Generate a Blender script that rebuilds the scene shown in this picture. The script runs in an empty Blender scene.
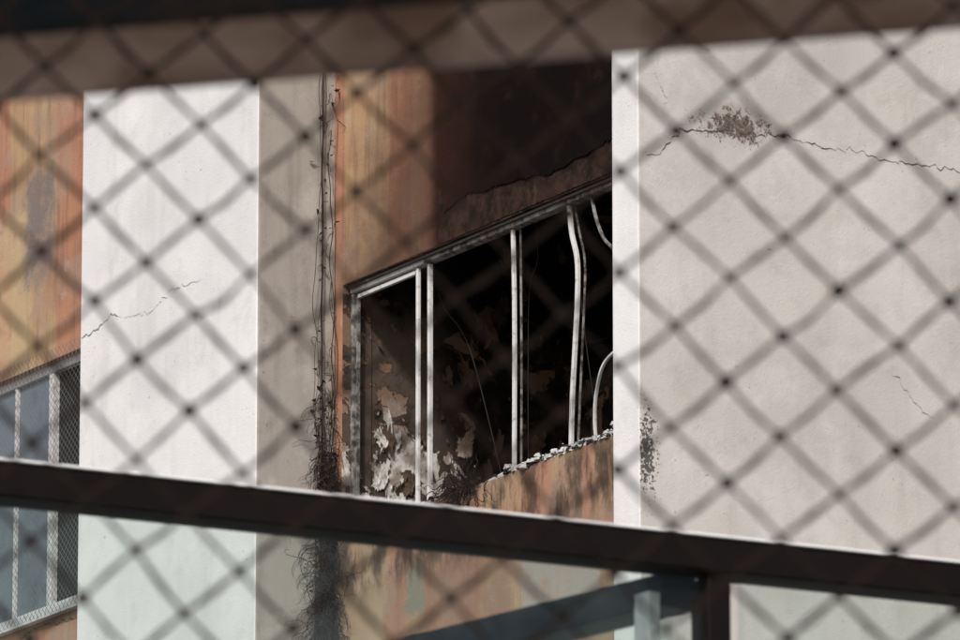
import bpy, math, random
from mathutils import Vector, noise as mn
import numpy as np
random.seed(7)
scene = bpy.context.scene
PHI = math.radians(58.5); TH = math.radians(14.2)
EYE = 4.6

# ---------------------------------------------------------------- materials
class M:
    def __init__(s, name):
        s.m = bpy.data.materials.new(name); s.m.use_nodes = True
        s.t = s.m.node_tree; s.t.nodes.clear()
        s.o = s.t.nodes.new('ShaderNodeOutputMaterial')
        s.c = s.t.nodes.new('ShaderNodeTexCoord').outputs['Object']
        s.sep = s.t.nodes.new('ShaderNodeSeparateXYZ'); s.t.links.new(s.c, s.sep.inputs[0])
        s.x, s.y, s.z = s.sep.outputs
    def L(s, v, i):
        if isinstance(v, (int, float)): i.default_value = v
        elif isinstance(v, tuple): i.default_value = (*v, 1.0) if len(v) == 3 and i.type == 'RGBA' else v
        else: s.t.links.new(v, i)
    def noise(s, scale, st=(1, 1, 1), off=(0, 0, 0), det=6, rough=.6, dist=0.0):
        mp = s.t.nodes.new('ShaderNodeMapping'); s.t.links.new(s.c, mp.inputs[0])
        mp.inputs['Scale'].default_value = st; mp.inputs['Location'].default_value = off
        n = s.t.nodes.new('ShaderNodeTexNoise'); s.t.links.new(mp.outputs[0], n.inputs['Vector'])
        n.inputs['Scale'].default_value = scale; n.inputs['Detail'].default_value = det
        n.inputs['Roughness'].default_value = rough; n.inputs['Distortion'].default_value = dist
        return n.outputs[0]
    def voro(s, scale, st=(1, 1, 1), feature='F1'):
        mp = s.t.nodes.new('ShaderNodeMapping'); s.t.links.new(s.c, mp.inputs[0])
        mp.inputs['Scale'].default_value = st
        n = s.t.nodes.new('ShaderNodeTexVoronoi'); n.feature = feature
        s.t.links.new(mp.outputs[0], n.inputs['Vector']); n.inputs['Scale'].default_value = scale
        return n.outputs[0]
    def op(s, o, a, b=0.0, clamp=False):
        n = s.t.nodes.new('ShaderNodeMath'); n.operation = o; n.use_clamp = clamp
        s.L(a, n.inputs[0]); s.L(b, n.inputs[1]); return n.outputs[0]
    def mul(s, a, b): return s.op('MULTIPLY', a, b)
    def add(s, a, b): return s.op('ADD', a, b)
    def sub(s, a, b): return s.op('SUBTRACT', a, b)
    def mx(s, a, b): return s.op('MAXIMUM', a, b)
    def ss(s, v, a, b, lo=0.0, hi=1.0):
        n = s.t.nodes.new('ShaderNodeMapRange'); n.interpolation_type = 'SMOOTHSTEP'
        s.L(v, n.inputs[0])
        if a <= b: vals = (a, b, lo, hi)
        else: vals = (b, a, hi, lo)
        for i, q in enumerate(vals): n.inputs[1+i].default_value = q
        return n.outputs[0]
    def box(s, v, a, b, e=.03):
        return s.mul(s.ss(v, a-e, a+e), s.ss(v, b+e, b-e))
    def mixc(s, f, a, b, mode='MIX'):
        n = s.t.nodes.new('ShaderNodeMix'); n.data_type = 'RGBA'; n.blend_type = mode
        s.L(f, n.inputs[0]); s.L(a, n.inputs[6]); s.L(b, n.inputs[7]); return n.outputs[2]
    def out(s, col, rough=.9, h=None, bs=.3, bd=.01, metal=0, spec=.3):
        p = s.t.nodes.new('ShaderNodeBsdfPrincipled')
        s.L(col, p.inputs['Base Color']); s.L(rough, p.inputs['Roughness'])
        s.L(metal, p.inputs['Metallic']); s.L(spec, p.inputs['Specular IOR Level'])
        if h is not None:
            b = s.t.nodes.new('ShaderNodeBump'); b.inputs['Strength'].default_value = bs
            b.inputs['Distance'].default_value = bd
            s.L(h, b.inputs['Height']); s.t.links.new(b.outputs[0], p.inputs['Normal'])
        s.t.links.new(p.outputs[0], s.o.inputs[0]); s.p = p
        return s.m

def wallmat(name, base, dark, soot=False, streak=.35, dirt=.4):
    m = M(name)
    big = m.noise(.9, det=4); mid = m.noise(4, det=9, rough=.68); fine = m.noise(90, det=4)
    stv = m.noise(2.2, st=(3, 3, .3), det=4, rough=.55)
    run = m.noise(9, st=(1, 1, .05), det=3)
    trow = m.noise(1.6, det=8, rough=.65, off=(7, 3, 1))
    c = m.mixc(m.ss(big, .35, .7), base, tuple(b*.84 for b in base))
    c = m.mixc(m.mul(m.ss(stv, .48, .75), streak), c, dark)
    c = m.mixc(m.mul(m.mul(m.ss(run, .60, .72), m.ss(big, .45, .6)), streak*.6), c, dark)
    c = m.mixc(m.mul(m.ss(mid, .50, .75), dirt), c, dark)
    c = m.mixc(m.mul(m.ss(trow, .5, .62), .14), c, (.9, .88, .86))
    spots = m.mul(m.ss(m.noise(38, det=3), .66, .73), m.ss(m.noise(2.2, off=(3, 1, 2)), .47, .6))
    c = m.mixc(m.mul(spots, .6), c, tuple(d*.45 for d in dark))
    if soot:
        def blob(y0, z0, ry, rz):
            dy = m.op('DIVIDE', m.sub(m.y, y0), ry); dz = m.op('DIVIDE', m.sub(m.z, z0), rz)
            return m.op('SQRT', m.add(m.mul(dy, dy), m.mul(dz, dz)))
        n1 = m.noise(55, det=5, rough=.7)
        b1 = m.ss(m.add(m.mul(blob(-.44, -1.22, .085, .30), .45), m.mul(n1, 1.9)), 1.22, 1.12)
        n2 = m.noise(26, det=9, rough=.82)
        b2 = m.ss(m.add(m.mul(blob(.10, .53, .28, .11), .5), m.mul(n2, 2.4)), 1.56, 1.40)
        b3 = m.ss(m.add(blob(.12, .56, .34, .15), m.mul(mid, 1.2)), 1.6, .8)
        c = m.mixc(m.mul(b3, .5), c, (.27, .22, .19))
        c = m.mixc(m.mul(b2, .9), c, m.mixc(m.ss(n1, .4, .6), (.03, .022, .018), (.14, .095, .075)))
        c = m.mixc(m.mul(b1, .9), c, (.045, .04, .036))
    h = m.add(m.mul(fine, .5), m.mul(mid, 1.0))
    return m.out(c, .92, h, .4, .014)

MAT = {}
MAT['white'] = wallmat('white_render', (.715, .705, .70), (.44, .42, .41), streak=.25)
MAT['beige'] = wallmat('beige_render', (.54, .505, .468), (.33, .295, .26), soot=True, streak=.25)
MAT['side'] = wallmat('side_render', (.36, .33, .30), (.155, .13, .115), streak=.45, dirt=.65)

def orange():
    m = M('orange_paint')
    big = m.noise(1.3, det=5); mid = m.noise(6, det=8, rough=.72); fine = m.noise(80, det=4)
    stv = m.noise(4, st=(4, 4, .25), det=7, rough=.7)
    blot = m.noise(2.4, det=9, rough=.7, off=(2, 8, 4))
    band = m.noise(1.1, st=(2.6, 1, .12), off=(4.3, 0, 0), det=1)
    c = m.mixc(m.ss(band, .46, .54), (.41, .20, .12), (.41, .285, .16))
    c = m.mixc(m.mul(m.ss(big, .4, .65), .7), c, (.31, .15, .095))
    c = m.mixc(m.mul(m.ss(stv, .46, .70), .65), c, (.16, .10, .07))
    c = m.mixc(m.mul(m.ss(blot, .50, .60), .50), c, (.32, .24, .19))
    c = m.mixc(m.mul(m.ss(mid, .57, .68), .6), c, (.38, .32, .275))
    under = m.mul(m.ss(m.z, -.75, -.95), m.ss(m.x, -1.52, -1.50))
    c = m.mixc(m.mul(under, m.ss(blot, .38, .62, .25, .7)), c, (.28, .185, .14))
    w = m.mul(m.sub(m.noise(9, det=8, rough=.75), .5), .32)
    def patch(u0, u1, z0, z1, col, f, c, e=.02):
        k = m.mul(m.box(m.add(m.x, w), u0, u1, e), m.box(m.add(m.z, w), z0, z1, e*1.5))
        k = m.mul(k, m.ss(mid, .30, .52))
        return m.mixc(m.mul(k, f), c, col)
    c = patch(-5.9, -5.0, .85, 1.75, (.46, .34, .20), .7, c, .04)
    c = patch(.42, 1.15, -1.72, -1.36, (.32, .29, .26), .9, c)
    c = patch(-.74, -.56, -1.46, -1.2, (.19, .19, .15), .9, c)
    c = patch(-1.5, -.95, -2.3, -.9, (.38, .29, .19), .55, c)
    c = patch(-5.08, -4.72, 1.3, 1.95, (.15, .13, .13), .85, c, .06)
    c = patch(-.55, .3, -1.9, -1.1, (.25, .13, .09), .6, c, .05)
    w2 = m.mul(m.sub(m.noise(4, det=6, rough=.7), .5), .5)
    zone = m.mul(m.box(m.z, .40, 3.0, .05), m.ss(m.x, -1.52, -1.50))
    plume = m.mul(zone, m.ss(m.add(m.x, m.mul(w2, .22)), -.57, -.42))
    halo = m.mul(zone, m.ss(m.add(m.add(m.x, m.mul(m.z, -.50)), m.mul(w2, 1.6)), -2.15, -1.15))
    c = m.mixc(m.mul(halo, .84), c, (.066, .031, .019))
    brn = m.mixc(m.ss(m.noise(2.6, det=7, rough=.7, off=(1, 5, 2)), .50, .75), (.0050, .0038, .0038), (.024, .012, .0095))
    brn = m.mixc(m.ss(m.add(m.x, w2), .20, -.50), brn, (.030, .0135, .0105))
    c = m.mixc(m.mul(plume, .985), c, brn)
    sill = m.mul(m.mul(m.box(m.z, -1.25, -.85, .12), m.ss(m.x, -1.52, -1.50)), m.ss(m.noise(7, st=(1, 1, .35), det=6, rough=.7), .40, .58))
    c = m.mixc(m.mul(sill, .8), c, (.035, .024, .02))
    h = m.add(m.mul(fine, .4), m.mul(mid, 1.2))
    return m.out(c, .95, h, .5, .015, spec=m.sub(.25, m.mul(plume, .22)))
MAT['orange'] = orange()

def substrate():
    m = M('scorched_plaster')
    a = m.noise(7, det=8, rough=.75); b = m.noise(3, st=(2, 1, 1), det=5)
    c = m.mixc(m.ss(a, .38, .62), (.012, .008, .006), (.046, .025, .019))
    c = m.mixc(m.mul(m.ss(b, .55, .7), .5), c, (.12, .07, .05))
    return m.out(c, .95, a, .6, .02, spec=.08)
MAT['sub'] = substrate()

def char():
    m = M('charred_wall')
    a = m.noise(5.2, det=9, rough=.6, dist=.7); f = m.noise(40, det=6)
    low = m.ss(m.z, .0, -.5)
    near = m.ss(m.y, 1.2, .5)
    ln = m.mul(low, near)
    thr = m.add(a, m.mul(ln, .085))
    pm = m.ss(thr, .58, .59)
    edge = m.ss(thr, .545, .58)
    c = m.mixc(m.ss(m.noise(9, det=6), .4, .7), (.006, .005, .005), (.026, .019, .015))
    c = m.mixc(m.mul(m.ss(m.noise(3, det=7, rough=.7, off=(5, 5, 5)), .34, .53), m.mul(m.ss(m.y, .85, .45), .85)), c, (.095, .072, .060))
    c = m.mixc(m.mul(edge, .8), c, (.065, .038, .027))
    pal = m.mixc(m.ss(m.noise(12, det=5), .4, .65), (.26, .22, .19), (.68, .67, .65))
    pal = m.mixc(m.sub(1.0, ln), pal, (.17, .11, .075))
    c = m.mixc(pm, c, pal)
    return m.out(c, .95, m.add(pm, m.mul(f, .3)), .8, .02, spec=.15)
MAT['char'] = char()

def simple(name, col, rough=.6, metal=0, ns=20, var=.3, bs=.1, dark=None, thr=(.45, .7), spec=.3):
    m = M(name)
    n = m.noise(ns, det=6, rough=.7)
    d = dark or tuple(q*(1-var) for q in col)
    c = m.mixc(m.ss(n, *thr), col, d)
    return m.out(c, rough, n, bs, .004, metal, spec)
MAT['alu'] = simple('aluminium_frame', (.60, .60, .60), .45, 0, 22, .5, dark=(.24, .21, .19), thr=(.50, .72))
MAT['alub'] = simple('burnt_aluminium', (.28, .27, .26), .6, 0, 14, .7, dark=(.04, .033, .03), thr=(.38, .62))
MAT['alud'] = simple('blackened_aluminium', (.05, .042, .038), .7, 0, 14, .7, dark=(.25, .23, .22), thr=(.60, .72))
MAT['vine'] = simple('dead_vine', (.028, .020, .018), .9)
MAT['wire'] = simple('charred_wire', (.018, .015, .014), .8)
MAT['flake'] = simple('peeled_paint', (.60, .585, .56), .8, 0, 25, .6, dark=(.16, .13, .10))
MAT['flaked'] = simple('peeled_paint_burnt', (.10, .065, .045), .85, 0, 25, .6, dark=(.02, .015, .012))
MAT['ash'] = simple('ash_debris', (.50, .49, .48), .95, 0, 30, .7, dark=(.08, .07, .06))
MAT['crack'] = simple('crack_shadow', (.09, .07, .06), .95)
MAT['crackl'] = simple('hairline_crack', (.25, .22, .20), .95)
MAT['steel'] = simple('dark_bronze_steel', (.009, .006, .006), .6, 0, 9, .3, spec=.08)
MAT['steel2'] = simple('dark_blue_steel', (.006, .009, .012), .5, 0, 9, .3, spec=.08)
MAT['hilite_post'] = simple('highlight_and_post', (.80, .79, .78), .4, 0, 7, .3)  # pale colour for the painted rail-edge highlight, shared with the return post
MAT['net'] = simple('nylon_net', (.065, .043, .035), .75, 0, 60, .3)
MAT['netw'] = simple('window_net', (.14, .135, .13), .8)
MAT['winglass'] = simple('window_glass', (.17, .20, .225), .12, 0, 1.2, .6, 0)
MAT['black'] = simple('dark_interior', (.012, .012, .013), .9)
MAT['plaster'] = simple('balcony_plaster', (.55, .50, .46), .9, 0, 5, .2)
MAT['slab'] = simple('concrete', (.34, .32, .30), .9, 0, 4, .3)

def battenmat():
    m = M('weathered_wood')
    n = m.noise(9, st=(1.5, 1, 4), det=6, rough=.6); b = m.noise(10, det=3)
    c = m.mixc(m.ss(n, .35, .65), (.52, .41, .37), (.32, .23, .195))
    c = m.mixc(m.ss(b, .47, .6), c, (.24, .16, .13))
    c = m.mixc(m.mul(m.ss(m.x, .02, .2), .5), c, (.20, .15, .10))
    return m.out(c, .85, n, .3, .003)
MAT['batten'] = battenmat()
def lintelmat():
    m = M('stained_lintel')
    n = m.noise(9, det=5)
    c = m.mixc(m.ss(n, .42, .58), (.020, .034, .050), (.065, .056, .058))
    g = m.mul(m.ss(m.x, .03, .1), m.ss(m.noise(14, det=4, off=(2, 0, 0)), .42, .55))
    c = m.mixc(g, c, (.14, .155, .05))
    return m.out(c, .9, n, .3, .003)
MAT['lintel'] = lintelmat()

def glassmat():
    m = M('tinted_glass'); t = m.t
    tr = t.nodes.new('ShaderNodeBsdfTransparent'); tr.inputs[0].default_value = (.895, .94, .925, 1)
    gl = t.nodes.new('ShaderNodeBsdfGlossy'); gl.inputs['Roughness'].default_value = .05
    df = t.nodes.new('ShaderNodeBsdfDiffuse')
    df.inputs[0].default_value = (.46, .51, .50, 1)
    m1 = t.nodes.new('ShaderNodeMixShader'); m2 = t.nodes.new('ShaderNodeMixShader')
    n = m.noise(7, det=7); t.links.new(m.ss(n, .40, .72, .010, .040), m1.inputs[0])
    t.links.new(tr.outputs[0], m1.inputs[1]); t.links.new(df.outputs[0], m1.inputs[2])
    m2.inputs[0].default_value = .008
    t.links.new(m1.outputs[0], m2.inputs[1]); t.links.new(gl.outputs[0], m2.inputs[2])
    t.links.new(m2.outputs[0], m.o.inputs[0]); return m.m
MAT['glass'] = glassmat()
m = M('asphalt'); n = m.noise(60, det=5); b = m.noise(.4, det=5)
MAT['asphalt'] = m.out(m.mixc(b, (.04, .04, .042), (.065, .063, .06)), .9, n, .5, .01)
m = M('ground_earth'); b = m.noise(.3, det=8)
MAT['ground'] = m.out(m.mixc(b, (.16, .15, .13), (.24, .22, .19)), .95, b, .4, .02)
m = M('paving'); b = m.voro(2.5); MAT['paving'] = m.out(m.mixc(m.noise(3), (.26, .25, .24), (.36, .35, .33)), .9, b, .3, .01)
MAT['paint'] = simple('road_paint', (.7, .7, .68), .7, 0, 8, .4)

# ---------------------------------------------------------------- geometry helpers
def empty(name, loc=(0, 0, 0), rz=0):
    e = bpy.data.objects.new(name, None); scene.collection.objects.link(e)
    e.location = loc; e.rotation_euler[2] = rz; return e
def mesh(name, V, F, mats, parent=None, idx=None, smooth=False):
    me = bpy.data.meshes.new(name); me.from_pydata([tuple(v) for v in V], [], F)
    if not isinstance(mats, (list, tuple)): mats = [mats]
    for q in mats: me.materials.append(q)
    if idx is not None: me.polygons.foreach_set('material_index', idx)
    if smooth: me.polygons.foreach_set('use_smooth', [True]*len(F))
    me.update()
    o = bpy.data.objects.new(name, me); scene.collection.objects.link(o)
    if parent: o.parent = parent
    return o
BF = [(0, 3, 2, 1), (4, 5, 6, 7), (0, 1, 5, 4), (1, 2, 6, 5), (2, 3, 7, 6), (3, 0, 4, 7)]
def boxes(name, L, mats, parent=None, idx=None, bev=0):
    V = []; F = []; I = []
    for (x0, x1, y0, y1, z0, z1) in L:
        b = len(V)
        V += [(x0, y0, z0), (x1, y0, z0), (x1, y1, z0), (x0, y1, z0), (x0, y0, z1), (x1, y0, z1), (x1, y1, z1), (x0, y1, z1)]
        F += [tuple(b+i for i in f) for f in BF]
        I += (idx or [0]*6)
    o = mesh(name, V, F, mats, parent, I)
    if bev:
        md = o.modifiers.new('bev', 'BEVEL'); md.width = bev; md.segments = 2
    return o
def bar(name, P, w, d, mat, parent, seed=0):
    V = []; F = []
    P = [Vector(p) for p in P]
    for i, p in enumerate(P):
        a = P[max(i-1, 0)]; b = P[min(i+1, len(P)-1)]
        t = (b-a).normalized(); y = Vector((0, 1, 0)); s = t.cross(y).normalized()
        y2 = s.cross(t).normalized()
        for (i1, j1) in ((-1, -1), (1, -1), (1, 1), (-1, 1)):
            V.append(p+s*(i1*w/2)+y2*(j1*d/2))
    n = len(P)
    for i in range(n-1):
        for k in range(4):
            F.append((i*4+k, i*4+(k+1) % 4, (i+1)*4+(k+1) % 4, (i+1)*4+k))
    F += [(3, 2, 1, 0), tuple((n-1)*4+k for k in range(4))]
    o = mesh(name, V, F, mat, parent)
    md = o.modifiers.new('bev', 'BEVEL'); md.width = min(w, d)*.14; md.segments = 2
    return o
def spline(P, n=8):
    P = [Vector(p) for p in P]; R = []
    for i in range(len(P)-1):
        p0 = P[max(i-1, 0)]; p1 = P[i]; p2 = P[i+1]; p3 = P[min(i+2, len(P)-1)]
        for k in range(n):
            t = k/n
            R.append(.5*((2*p1)+(p2-p0)*t+(2*p0-5*p1+4*p2-p3)*t*t+(3*p1-p0-3*p2+p3)*t**3))
    R.append(P[-1]); return R
def tubes(name, lines, mat, parent, sides=5):
    V = []; F = []
    for P, r0, r1 in lines:
        b = len(V); n = len(P)
        for i, p in enumerate(P):
            p = Vector(p); t = (Vector(P[min(i+1, n-1)])-Vector(P[max(i-1, 0)]))
            if t.length < 1e-6: t = Vector((0, 0, 1))
            t.normalize(); a = t.orthogonal().normalized(); c = t.cross(a)
            r = r0+(r1-r0)*i/max(n-1, 1)
            for k in range(sides):
                g = 2*math.pi*k/sides; V.append(p+a*math.cos(g)*r+c*math.sin(g)*r)
        for i in range(n-1):
            for k in range(sides):
                F.append((b+i*sides+k, b+i*sides+(k+1) % sides, b+(i+1)*sides+(k+1) % sides, b+(i+1)*sides+k))
    return mesh(name, V, F, mat, parent, smooth=True)
def crack(name, P, w, mat, parent, plane, seed, off=.0025):
    rnd = random.Random(seed); V = []; F = []
    Q = []
    for i in range(len(P)-1):
        a = Vector(P[i]); b = Vector(P[i+1]); L = (b-a).length; n = max(2, int(L/.012))
        for k in range(n): Q.append(a.lerp(b, k/n))
    Q.append(Vector(P[-1]))
    n = len(Q); ph = seed*3.1
    for i, q in enumerate(Q):
        j = Vector((mn.noise(Vector((i*.35, ph, 0))), mn.noise(Vector((i*.35, ph, 5))), mn.noise(Vector((i*.35, ph, 9)))))*.022
        j += Vector([rnd.uniform(-1, 1)*.004 for _ in range(3)])
        taper = min(1, i/6, (n-1-i)/6)
        ww = w*(.12+1.1*abs(mn.noise(Vector((i*.2, ph, 20))))+rnd.random()*.3)*max(taper, .1)
        q = q+j
        if plane == 'x': q.x = P[0][0]+off; V += [(q.x, q.y, q.z-ww), (q.x, q.y, q.z+ww)]
        else: q.y = P[0][1]-off; V += [(q.x-ww*.4, q.y, q.z-ww), (q.x+ww*.4, q.y, q.z+ww)]
    for i in range(n-1): F.append((2*i, 2*i+2, 2*i+3, 2*i+1))
    return mesh(name, V, F, mat, parent)

# ---------------------------------------------------------------- apartment building
O = Vector((0, 42*math.cos(TH), EYE+42*math.sin(TH)))
B = empty('apartment_building', O, -PHI)
ZB = -O.z; ZT = 7.95; FH = 3.4
def bay(name, u0, u1, w0, w1, zs, zh, burnt=False):
    L = [(u0, w0, 0, .18, ZB, ZT), (w1, u1, 0, .18, ZB, ZT)]
    ks = range(-4, 3); prev = ZB
    for k in ks:
        L.append((w0, w1, 0, .18, prev, zs+k*FH)); prev = zh+k*FH
    L.append((w0, w1, 0, .18, prev, ZT))
    boxes(name, L, MAT['orange'], B)
    fr = []; gl = []; dk = []
    for k in ks:
        if burnt and k == 0: continue
        a = zs+k*FH; b = zh+k*FH; t = .05
        fr += [(w0, w1, .05, .11, b-t, b), (w0, w1, .05, .11, a, a+t)]
        n = 4; xs = []
        for i in range(n+1):
            x = w0+(w1-w0-t)*i/n; fr.append((x, x+t, .052, .108, a+t, b-t)); xs.append(x)
        x = xs[3]-.42; fr.append((x, x+.025, .055, .09, a+t, b-t))
        gl.append((w0+t, xs[3], .075, .083, a+t, b-t))
        dk.append((xs[3]+t, w1-t, .095, .103, a+t, b-t))
        fr.append((w0-.04, w1+.04, -.05, .0-.002, a-.06, a))
    boxes(name+'_window_frames', fr, MAT['alu'], B, bev=.004)
    boxes(name+'_window_glass', gl, MAT['winglass'], B)
    boxes(name+'_open_sash_interior', dk, MAT['black'], B)
WL = -1.425
bay('wall_bay_burnt', -1.512, 2.047, WL, 1.95, -.885, .50, True)
bay('wall_bay_far', -8.4, -3.504, -7.3, -3.98, -.69, .78)
bay('wall_bay_end', -14.2, -10.2, -13.4, -10.7, -.69, .78)
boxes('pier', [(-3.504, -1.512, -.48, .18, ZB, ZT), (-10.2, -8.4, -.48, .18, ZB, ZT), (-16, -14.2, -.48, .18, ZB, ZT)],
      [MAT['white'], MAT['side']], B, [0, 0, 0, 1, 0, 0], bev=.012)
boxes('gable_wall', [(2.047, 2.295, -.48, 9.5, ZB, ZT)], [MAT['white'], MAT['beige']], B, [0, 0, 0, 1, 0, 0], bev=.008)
boxes('back_wall', [(-16, 2.047, 9.3, 9.5, ZB, ZT), (-16, -15.8, .18, 9.3, ZB, ZT)], MAT['beige'], B)
boxes('roof_slab', [(-16.2, 2.5, -.7, 9.7, ZT, ZT+.25)], MAT['slab'], B)
RL = -1.43
boxes('burnt_room', [(-1.51, RL, .18, 3.4, -1.9, 1.2), (1.97, 2.045, .18, 3.4, -1.9, 1.2), (RL, 1.97, 3.3, 3.4, -1.9, 1.2),
      (RL, 1.97, .182, 3.3, 1.05, 1.2), (RL, 1.97, .182, 3.3, -1.9, -1.8)], MAT['char'], B)
boxes('charred_reveal', [(WL, WL+.004, .002, .182, -.885, .5), (WL+.004, 1.95, .003, .182, .496, .4995), (WL+.004, 1.95, .004, .182, -.8845, -.881)], MAT['char'], B)
boxes('charred_cabinet', [(-1.38, -.95, 1.5, 2.3, -1.8, .15), (.2, .9, 2.9, 3.28, -1.8, .4)], MAT['char'], B, bev=.01)

def ragged():
    V = []; F = []; N = 220
    for i in range(N+1):
        u = -.36+(2.04+.36)*i/N
        zb = .655+.05*mn.noise(Vector((u*1.9, 1, 0)))+.022*mn.noise(Vector((u*8, 2, 0)))+.014*mn.noise(Vector((u*30, 3, 0)))
        zb += .06*max(0, 1-abs(u+.1)/.3)
        for y in (-.010, -.002):
            V.append((u, y-(.006*max(0, mn.noise(Vector((u*5, 9, 0)))) if y < -.006 else 0), zb)); V.append((u, y, 2.28))
    for i in range(N):
        a = i*4; b = a+4
        F += [(a, b, b+1, a+1), (a+2, a+3, b+3, b+2), (a, a+2, b+2, b)]
    F.append((0, 1, 3, 2))
    mesh('loose_plaster_skin', V, F, MAT['orange'], B)
    V = []; F = []
    for i in range(N+1):
        u = -.42+(2.04+.42)*i/N
        top = .80; bot = .503+.012*abs(mn.noise(Vector((u*20, 0, 3))))
        V += [(u, -.0012, bot), (u, -.0012, top)]
    for i in range(N): F.append((2*i, 2*i+2, 2*i+3, 2*i+1))
    mesh('exposed_plaster', V, F, MAT['sub'], B)
ragged()

def chunks(name, n, fx, mat, smin, smax, parent=B, flat=.6, seed=3):
    rnd = random.Random(seed); V = []; F = []
    for _ in range(n):
        c = Vector(fx(rnd)); s = smin+(smax-smin)*rnd.random()**2.2; b = len(V)
        ring = rnd.randint(4, 6)
        for k in range(ring):
            g = 2*math.pi*k/ring+rnd.uniform(-.3, .3)
            V.append(c+Vector((math.cos(g)*s*rnd.uniform(.6, 1.3), math.sin(g)*s*rnd.uniform(.6, 1.2), -s*flat*rnd.uniform(.3, .8))))
        for k in range(ring):
            g = 2*math.pi*k/ring+rnd.uniform(-.3, .3)
            V.append(c+Vector((math.cos(g)*s*rnd.uniform(.3, 1.), math.sin(g)*s*rnd.uniform(.3, .9), s*flat*rnd.uniform(.2, 1.1))))
        F.append(tuple(b+k for k in reversed(range(ring)))); F.append(tuple(b+ring+k for k in range(ring)))
        for k in range(ring): F.append((b+k, b+(k+1) % ring, b+ring+(k+1) % ring, b+ring+k))
    return mesh(name, V, F, mat, parent)
chunks('sill_debris', 1000, lambda r: (r.uniform(.25, 1.9), r.uniform(-.012, .16), -.883+abs(r.gauss(0, .018))), MAT['ash'], .003, .030)
chunks('sill_char', 620, lambda r: (r.uniform(-.7, 1.8), r.uniform(-.01, .16), -.883+abs(r.gauss(0, .015))), MAT['wire'], .003, .026, seed=5)

FY = .07
zs, zh = -.885, .50
W = empty('burnt_window_frame'); W.parent = B; W.location.x = -.088
bar('head_left', [(-1.325, FY, zh-.026), (-.56, FY, zh-.026)], .036, .06, MAT['alu'], W)
bar('head_burnt', [(-.56, FY, zh-.028), (.3, FY, zh-.034), (1.1, FY, zh-.030), (2.03, FY, zh-.028)], .028, .06, MAT['alub'], W)
bar('head_inner', [(-1.30, FY-.042, zh-.016), (.2, FY-.042, zh-.018), (2.03, FY-.042, zh-.016)], .014, .02, MAT['alud'], W)
bar('jamb_left', [(-1.312, FY, zs), (-1.312, FY, zh-.045)], .026, .05, MAT['alub'], W)
bar('sill_left', [(-1.325, FY, zs+.022), (-.35, FY, zs+.022)], .034, .06, MAT['alub'], W)
bar('sash_stile', [(-1.275, FY-.005, zs+.045), (-1.275, FY-.005, zh-.05)], .010, .02, MAT['alub'], W)
bar('sash_top', [(-1.265, FY-.005, zh-.068), (-.655, FY-.005, zh-.068)], .022, .022, MAT['alu'], W)
bar('sash_bottom', [(-1.265, FY-.005, zs+.06), (-.655, FY-.005, zs+.06)], .03, .022, MAT['alub'], W)
bar('sash_meeting_stile', [(-.640, FY-.01, zs+.045), (-.640, FY-.01, zh-.05)], .022, .020, MAT['alu'], W)
bar('mullion', [(-.535, FY, zs+.042), (-.533, FY, -.2), (-.535, FY, zh-.05)], .020, .026, MAT['alu'], W)
bar('mullion_track', [(-.575, FY+.02, zs+.042), (-.575, FY+.02, zh-.05)], .012, .016, MAT['alud'], W)
bar('mullion_mid', spline([(.315, FY, zs+.01), (.32, FY, -.3), (.318, FY, .1), (.305, FY, zh-.05)], 5), .020, .020, MAT['alu'], W)
bar('mid_sash_rib', spline([(.338, FY+.028, zs+.01), (.340, FY+.03, -.3), (.332, FY+.03, zh-.05)], 5), .008, .01, MAT['alub'], W)
bar('bent_mullion', spline([(.88, FY-.005, zs+.02), (.90, FY-.01, -.6), (.945, FY-.02, -.32), (.97, FY-.02, -.05), (.96, FY-.015, .14), (.90, FY-.01, .3), (.86, FY, zh-.04)], 8), .022, .022, MAT['alu'], W)
bar('bent_rib', spline([(.905, FY+.02, zs+.02), (.935, FY+.02, -.5), (.99, FY+.01, -.05), (.977, FY+.02, .14), (.92, FY+.02, .32), (.88, FY+.02, zh-.04)], 8), .008, .010, MAT['alub'], W)
bar('twisted_bar', spline([(1.10, FY+.01, zs+.02), (1.10, FY-.0, -.74), (1.15, FY-.02, -.60), (1.26, FY-.03, -.46), (1.5, FY, -.38)], 8), .012, .016, MAT['alu'], W)
bar('hanging_bar', spline([(1.06, FY+.01, zh-.04), (1.12, FY, .33), (1.21, FY-.01, .2), (1.32, FY-.01, .10), (1.44, FY, -.1)], 8), .014, .014, MAT['alub'], W)
bar('jamb_right', [(2.018, FY, zs), (2.018, FY, zh-.045)], .035, .07, MAT['alub'], W)
bar('fallen_rail', spline([(.1, FY-.03, zs+.012), (.5, FY-.04, zs+.035), (.95, FY-.045, zs+.02), (1.5, FY-.03, zs+.04)], 6), .014, .02, MAT['ash'], W)

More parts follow.
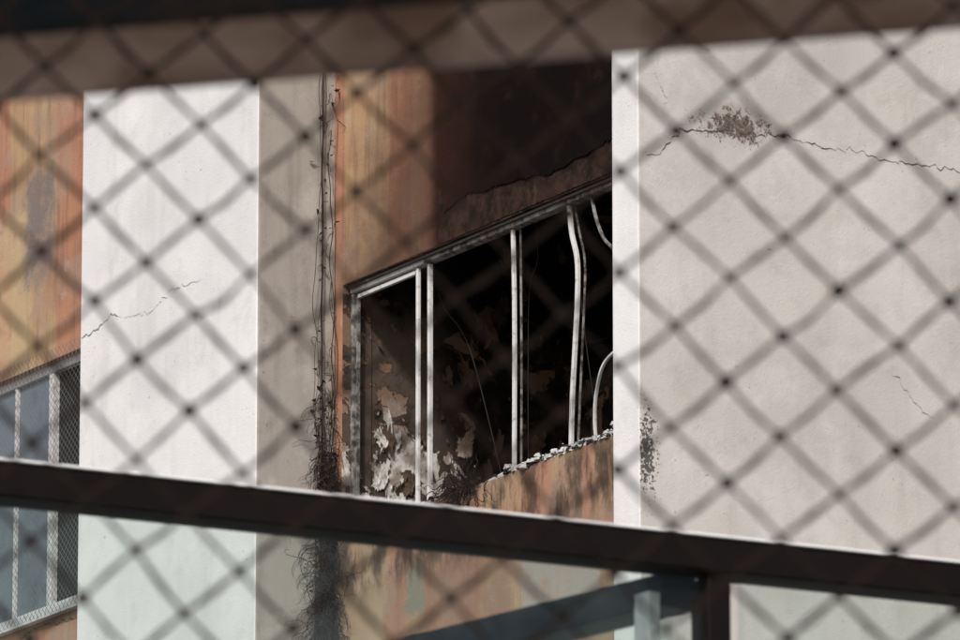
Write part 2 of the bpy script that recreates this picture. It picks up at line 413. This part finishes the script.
def flakes(name, n, fx, mat, s0, s1, seed):
    rnd = random.Random(seed); V = []; F = []
    for _ in range(n):
        x, y, z = fx(rnd); s = s0+(s1-s0)*rnd.random()**2; b = len(V); K = 17
        V.append(Vector((x+.004, y, z))); ph = rnd.uniform(0, 6); cy = rnd.uniform(.01, .03)*s/.1
        rr = [s*(.35+.6*rnd.random()+.5*abs(mn.noise(Vector((k*.5, x*50, z*30))))) for k in range(K)]
        tilt = rnd.uniform(-.5, .5)
        for r_ in (.55, 1):
            for k in range(K):
                g = 2*math.pi*k/K
                dy = math.cos(g)*rr[k]*r_*.8; dz = math.sin(g)*rr[k]*r_*1.6
                V.append(Vector((x+.004+cy*(r_*max(0, math.cos(g-ph)))**2, y+dy+tilt*dz, z+dz-tilt*dy)))
        for k in range(K):
            F.append((b, b+1+k, b+1+(k+1) % K)); F.append((b+1+k, b+1+K+k, b+1+K+(k+1) % K, b+1+(k+1) % K))
    return mesh(name, V, F, mat, B, smooth=False)
FX = RL+.005
flakes('peeled_flakes_pale', 50, lambda r: (FX+r.random()*.01, .20+abs(r.gauss(0, .09)), min(-.15, r.gauss(-.48, .2))), MAT['flake'], .005, .045, 11)
flakes('peeled_flakes_burnt', 80, lambda r: (FX+r.random()*.01, r.uniform(.2, 1.5), r.uniform(-1.0, .5)), MAT['flaked'], .008, .07, 12)
flakes('peeled_flakes_mid', 45, lambda r: (FX+r.random()*.01, r.uniform(.5, 1.0), r.gauss(-.60, .18)), MAT['flake'], .003, .028, 14)

gx = 2.295
crack('slab_crack', [(gx, -.466, .296), (gx, -.36, .31), (gx, -.231, .459), (gx, -.10, .47), (gx, .10, .505)], .0055, MAT['crack'], B, 'x', 1)
crack('slab_crack_b', [(gx, .10, .50), (gx, .25, .50), (gx, .40, .521), (gx, .52, .50), (gx, .673, .482), (gx, .8, .51), (gx, 1.0, .47), (gx, 1.3, .49), (gx, 2.3, .46)], .0032, MAT['crack'], B, 'x', 2)
crack('hair_a', [(gx, 1.0, -.62), (gx, 1.08, -.66), (gx, 1.15, -.76), (gx, 1.3, -.85)], .0025, MAT['crackl'], B, 'x', 3)
crack('hair_b', [(gx, -.35, .85), (gx, -.38, .72), (gx, -.31, .6), (gx, -.34, .5)], .002, MAT['crackl'], B, 'x', 4)
crack('pier_crack', [(-3.50, -.48, .60), (-3.36, -.48, .585), (-3.12, -.48, .65), (-3.02, -.48, .60)], .0055, MAT['crackl'], B, 'y', 6)
crack('pier_crack_b', [(-3.02, -.48, .60), (-2.7, -.48, .56), (-2.45, -.48, .64), (-2.1, -.48, .62)], .0028, MAT['crackl'], B, 'y', 9)
crack('wall_crack', [(-5.6, 0, -.78), (-5.2, 0, -.83), (-4.9, 0, -.77), (-4.3, 0, -.8)], .006, MAT['crack'], B, 'y', 7)

def window_net():
    V = []; F = []; s = .03
    a0, a1, b0, b1 = -7.35, -3.9, -.74, .82
    w = .0018
    def strip(p, q):
        b = len(V); d = (q-p).normalized(); n = Vector((-d.z, 0, d.x))*w
        V.extend([p-n, p+n, q+n, q-n]); F.append((b, b+1, b+2, b+3))
    H = b1-b0; k = a0-H
    while k < a1:
        for sg in (1, -1):
            z0 = b0 if sg == 1 else b1
            t0 = max(0, a0-k); t1 = min(H, a1-k)
            if t1 > t0:
                strip(Vector((k+t0, -.055-(.001 if sg > 0 else 0), z0+sg*t0)), Vector((k+t1, -.055-(.001 if sg > 0 else 0), z0+sg*t1)))
        k += s*1.5
    mesh('window_net', V, F, MAT['netw'], B)
window_net()

def climber():
    rnd = random.Random(21); L = []
    for s in range(13):
        x = -1.50+rnd.uniform(.0, .03); y = -rnd.uniform(.01, .13)
        z = rnd.uniform(1.0, 2.6) if s < 5 else rnd.uniform(-.5, .6)
        if s == 0: z = 2.6  # first strand is a nearly straight dark cable down the inner corner
        P = []; ph = rnd.random()*50; end = -3.2
        while z > end:
            k = mn.noise(Vector((z*1.3, ph, 0))); k2 = mn.noise(Vector((z*4, ph, 4)))
            am = 0.15 if s == 0 else 1
            P.append((x+am*(.03*k+.008*k2)+.012, min(-.006, y+am*(.035*k2-.07*k)), z)); z -= .035
        r = .0055 if s == 0 else rnd.uniform(.0010, .0028); L.append((P, r, r*.8))
    for s in range(640):
        u = rnd.random()
        if u < .38: z = rnd.gauss(-.60, .22); sp = 1.0
        elif u < .90: z = rnd.gauss(-1.35, .28); sp = 1.7
        else: z = rnd.uniform(-1.5, 1.7); sp = .6
        p = Vector((-1.48+rnd.uniform(-.02, .04), -rnd.uniform(.01, .12), z)); P = [tuple(p)]
        d = Vector((rnd.uniform(-.3, 1), rnd.uniform(-1, .3), rnd.uniform(-1.4, .4))).normalized()
        for k in range(rnd.randint(5, 13)):
            d = (d+Vector((rnd.gauss(0, .4), rnd.gauss(0, .4), rnd.gauss(-.2, .4)))).normalized()
            p = p+d*.018*sp
            p.x = max(p.x, -1.50); p.y = min(p.y, -.006); P.append(tuple(p))
        L.append((P, rnd.uniform(.0012, .0030), .0008))
    tubes('stems_and_cable', L, MAT['vine'], V0)
    V = []; F = []
    for s in range(460):
        z = rnd.gauss(-.60, .22) if rnd.random() < .45 else rnd.gauss(-1.35, .28)
        if s % 14 == 0: z = rnd.uniform(-.2, 1.7)
        c = Vector((-1.48+rnd.uniform(-.02, .06), -rnd.uniform(.01, .14), z)); q = rnd.uniform(.005, .016)
        b = len(V)
        for k in range(4):
            V.append(c+Vector((rnd.gauss(0, q), rnd.gauss(0, q), rnd.gauss(0, q))))
        F += [(b, b+1, b+2), (b, b+2, b+3)]
    mesh('leaves', V, F, MAT['vine'], V0)
V0 = empty('dead_climbing_plant', O, -PHI)
climber()
def wires():
    rnd = random.Random(5); L = []
    for s in range(70):
        p = Vector((rnd.gauss(-.15, .10), -.02, -.90+rnd.uniform(-.02, .05))); P = [tuple(p)]
        d = Vector((rnd.gauss(0, 1), -.3, rnd.gauss(0, .6))).normalized()
        for k in range(12):
            d = (d+Vector((rnd.gauss(0, .6), rnd.gauss(0, .3), rnd.gauss(-.05, .5)))).normalized()
            p = p+d*.02; p.y = min(max(p.y, -.09), -.012); P.append(tuple(p))
        L.append((P, .003, .0015))
    for s in range(7):
        u0 = rnd.uniform(-1.1, 1.6); u1 = u0+rnd.uniform(-.5, .6)
        L.append(([tuple(q) for q in spline([(u0, .3, 1.04), (u0+.05, .32, .4), ((u0+u1)/2, .4, -.1+rnd.uniform(-.2, .3)), (u1, .5, -.9)], 8)], .004, .003))
    tubes('charred_wiring', L, MAT['wire'], B)
wires()

# ---------------------------------------------------------------- glass balustrade terrace
RHO = math.radians(25.8)
G = empty('glass_balustrade', (0, 10, 0), RHO)
zr = EYE+10*math.tan(math.radians(12.66))
boxes('top_rail', [(-4, 4, -.03, .03, zr-.022, zr+.022)], MAT['steel'], G, bev=.003)
boxes('rail_highlight', [(-4, 4, -.034, .034, zr+.0225, zr+.0260)], MAT['hilite_post'], G, bev=.001)  # thin pale strip painted in as the highlight along the rail's top edge
boxes('glass_panel', [(-3.98, .318, -.006, .006, zr-1.05, zr-.025), (.375, 3.98, -.006, .006, zr-1.05, zr-.025)], MAT['glass'], G)
boxes('post', [(.318, .352, -.02, .03, zr-1.15, zr-.025), (-3.99, -3.95, -.02, .03, zr-1.15, zr-.025), (3.95, 3.99, -.02, .03, zr-1.15, zr-.025)], MAT['steel'], G, bev=.003)
R2 = empty('return_side'); R2.parent = G
R2.location = (.315, .055, 0); R2.rotation_euler[2] = math.radians(40)-RHO
boxes('return_rail', [(-.03, .03, .0, 3.2, zr-.056, zr-.012)], MAT['steel2'], R2, bev=.003)
boxes('return_glass', [(-.005, .005, .02, 3.2, zr-1.05, zr-.058)], MAT['glass'], R2)
boxes('return_post', [(-.052, -.034, .0, .03, zr-1.15, zr-.04)], MAT['hilite_post'], R2)
T = empty('terrace_deck', (0, 10, 0), RHO)
boxes('deck_slab', [(-4.1, 4.1, -.1, 4, zr-1.4, zr-1.15)], MAT['slab'], T, bev=.01)
boxes('deck_columns', [(x, x+.3, y, y+.3, 0, zr-1.4) for x in (-3.9, 3.6) for y in (.1, 3.5)], MAT['slab'], T)

# ---------------------------------------------------------------- viewer's balcony (open, roofed)
PS = math.radians(15.5)
K = empty('balcony', (0, 0, 0), -PS)
D = 3.37
boxes('floor_slab', [(-2.2, 2.2, -1.6, D+.2, 2.8, 3.0)], MAT['plaster'], K)
boxes('columns', [(x, x+.2, y, y+.2, 0, 6.0) for x in (-2.4, 2.2) for y in (-1.8, D)], MAT['plaster'], K)
boxes('ceiling_slab', [(-2.4, 2.4, -1.8, D+.2, 6.0, 6.2)], MAT['plaster'], K)
boxes('lintel', [(-2.2, 2.2, D+.048, D+.066, 5.6485, 5.80), (-2.2, 2.2, D+.048, D+.2, 5.80, 6.0)], MAT['lintel'], K)
boxes('wood_batten', [(-2.2, 2.2, D+.035, D+.052, 5.6185, 5.6475)], MAT['batten'], K, bev=.004)
boxes('parapet', [(-2.2, 2.2, D+.05, D+.15, 3.0, 3.9), (-2.35, -2.25, -1.6, D, 2.8, 3.9), (2.25, 2.35, -1.6, D, 2.8, 3.9)], MAT['plaster'], K)

def netmesh():
    NN = empty('safety_net', (0, 0, 0), -PS)
    hx, hz = .0254, .0228
    zc = 5.487
    i0, i1 = -86, 86
    pts = {}
    rnd = random.Random(2)
    for i in range(i0, i1+1):
        for j in range(-115, 30):
            if (i+j) % 2: continue
            x = i*hx-.0075; z = zc+j*hz-.178*(x-.12)-.023
            if z > 5.98 or z < 3.0: continue
            n = Vector((x*2.2, z*2.2, 0))
            x += .010*mn.noise(n)+rnd.gauss(0, .0009)
            z += .008*mn.noise(n+Vector((9, 3, 1)))+rnd.gauss(0, .0009)
            pts[(i, j)] = Vector((x, D+.006*mn.noise(n*2), z))
    L = []
    for (i, j), p in pts.items():
        for dj in (1, -1):
            q = pts.get((i+1, j+dj))
            if q is None: continue
            g = rnd.gauss(0, .0007)
            for sg in (1, -1):
                md = (p+q)/2+Vector((rnd.gauss(0, .0004), 0, -.0008+g+sg*.0010))
                L.append(([p, md, q], .00096, .00096))
    tubes('mesh_threads', L, MAT['net'], NN, sides=4)
    import bmesh
    bm = bmesh.new(); bmesh.ops.create_icosphere(bm, subdivisions=1, radius=1)
    kv = np.array([v.co[:] for v in bm.verts]); kf = np.array([[v.index for v in f.verts] for f in bm.faces]); bm.free()
    P = np.array([p[:] for p in pts.values()]); n = len(P)
    sc = np.array([.0036, .0028, .0034])
    VV = (P[:, None, :]+kv[None]*sc*np.random.RandomState(1).uniform(.8, 1.2, (n, 1, 1))).reshape(-1, 3)
    FF = (kf[None]+(np.arange(n)*len(kv))[:, None, None]).reshape(-1, 3)
    mesh('knots', VV.tolist(), FF.tolist(), MAT['net'], NN, smooth=True)
netmesh()

# ---------------------------------------------------------------- ground
def sheet(name, x0, x1, y0, y1, z, mat):
    return mesh(name, [(x0, y0, z), (x1, y0, z), (x1, y1, z), (x0, y1, z)], [(0, 1, 2, 3)], mat)
sheet('ground', -600, 600, -600, 600, 0, MAT['ground'])
sheet('road', -300, 300, 17, 25, .004, MAT['asphalt'])
boxes('pavement', [(-300, 300, 15, 17, 0.001, .13), (-300, 300, 25, 27, 0.001, .13)], MAT['paving'])
boxes('road_marking', [(x, x+2, 20.94, 21.06, .0075, .0085) for x in range(-60, 60, 5)], MAT['paint'])

# ---------------------------------------------------------------- light
s = Vector((-.22, -.75, .62)).normalized()
sun = bpy.data.lights.new('sun', 'SUN'); sun.energy = 2.8; sun.angle = math.radians(5); sun.color = (1, .97, .935)
so = bpy.data.objects.new('sun', sun); scene.collection.objects.link(so)
so.rotation_euler = s.to_track_quat('Z', 'Y').to_euler(); so.location = (0, -20, 40)
w = bpy.data.worlds.new('World'); scene.world = w; w.use_nodes = True
nt = w.node_tree; bg = nt.nodes['Background']; sky = nt.nodes.new('ShaderNodeTexSky'); sky.sky_type = 'NISHITA'
sky.sun_disc = False; sky.sun_elevation = math.asin(s.z); sky.sun_rotation = math.atan2(s.x, s.y)
sky.dust_density = 3
nt.links.new(sky.outputs[0], bg.inputs[0]); bg.inputs[1].default_value = .15

# ---------------------------------------------------------------- camera
cam = bpy.data.cameras.new('camera'); co = bpy.data.objects.new('camera', cam); scene.collection.objects.link(co)
co.location = (0, 0, EYE); co.rotation_euler = (math.pi/2+TH, 0, 0)
cam.lens = 300; cam.sensor_width = 36; cam.clip_end = 2000
cam.dof.use_dof = True; cam.dof.focus_distance = 42; cam.dof.aperture_fstop = 300/7.4
scene.camera = co
scene.view_settings.view_transform = 'Standard'
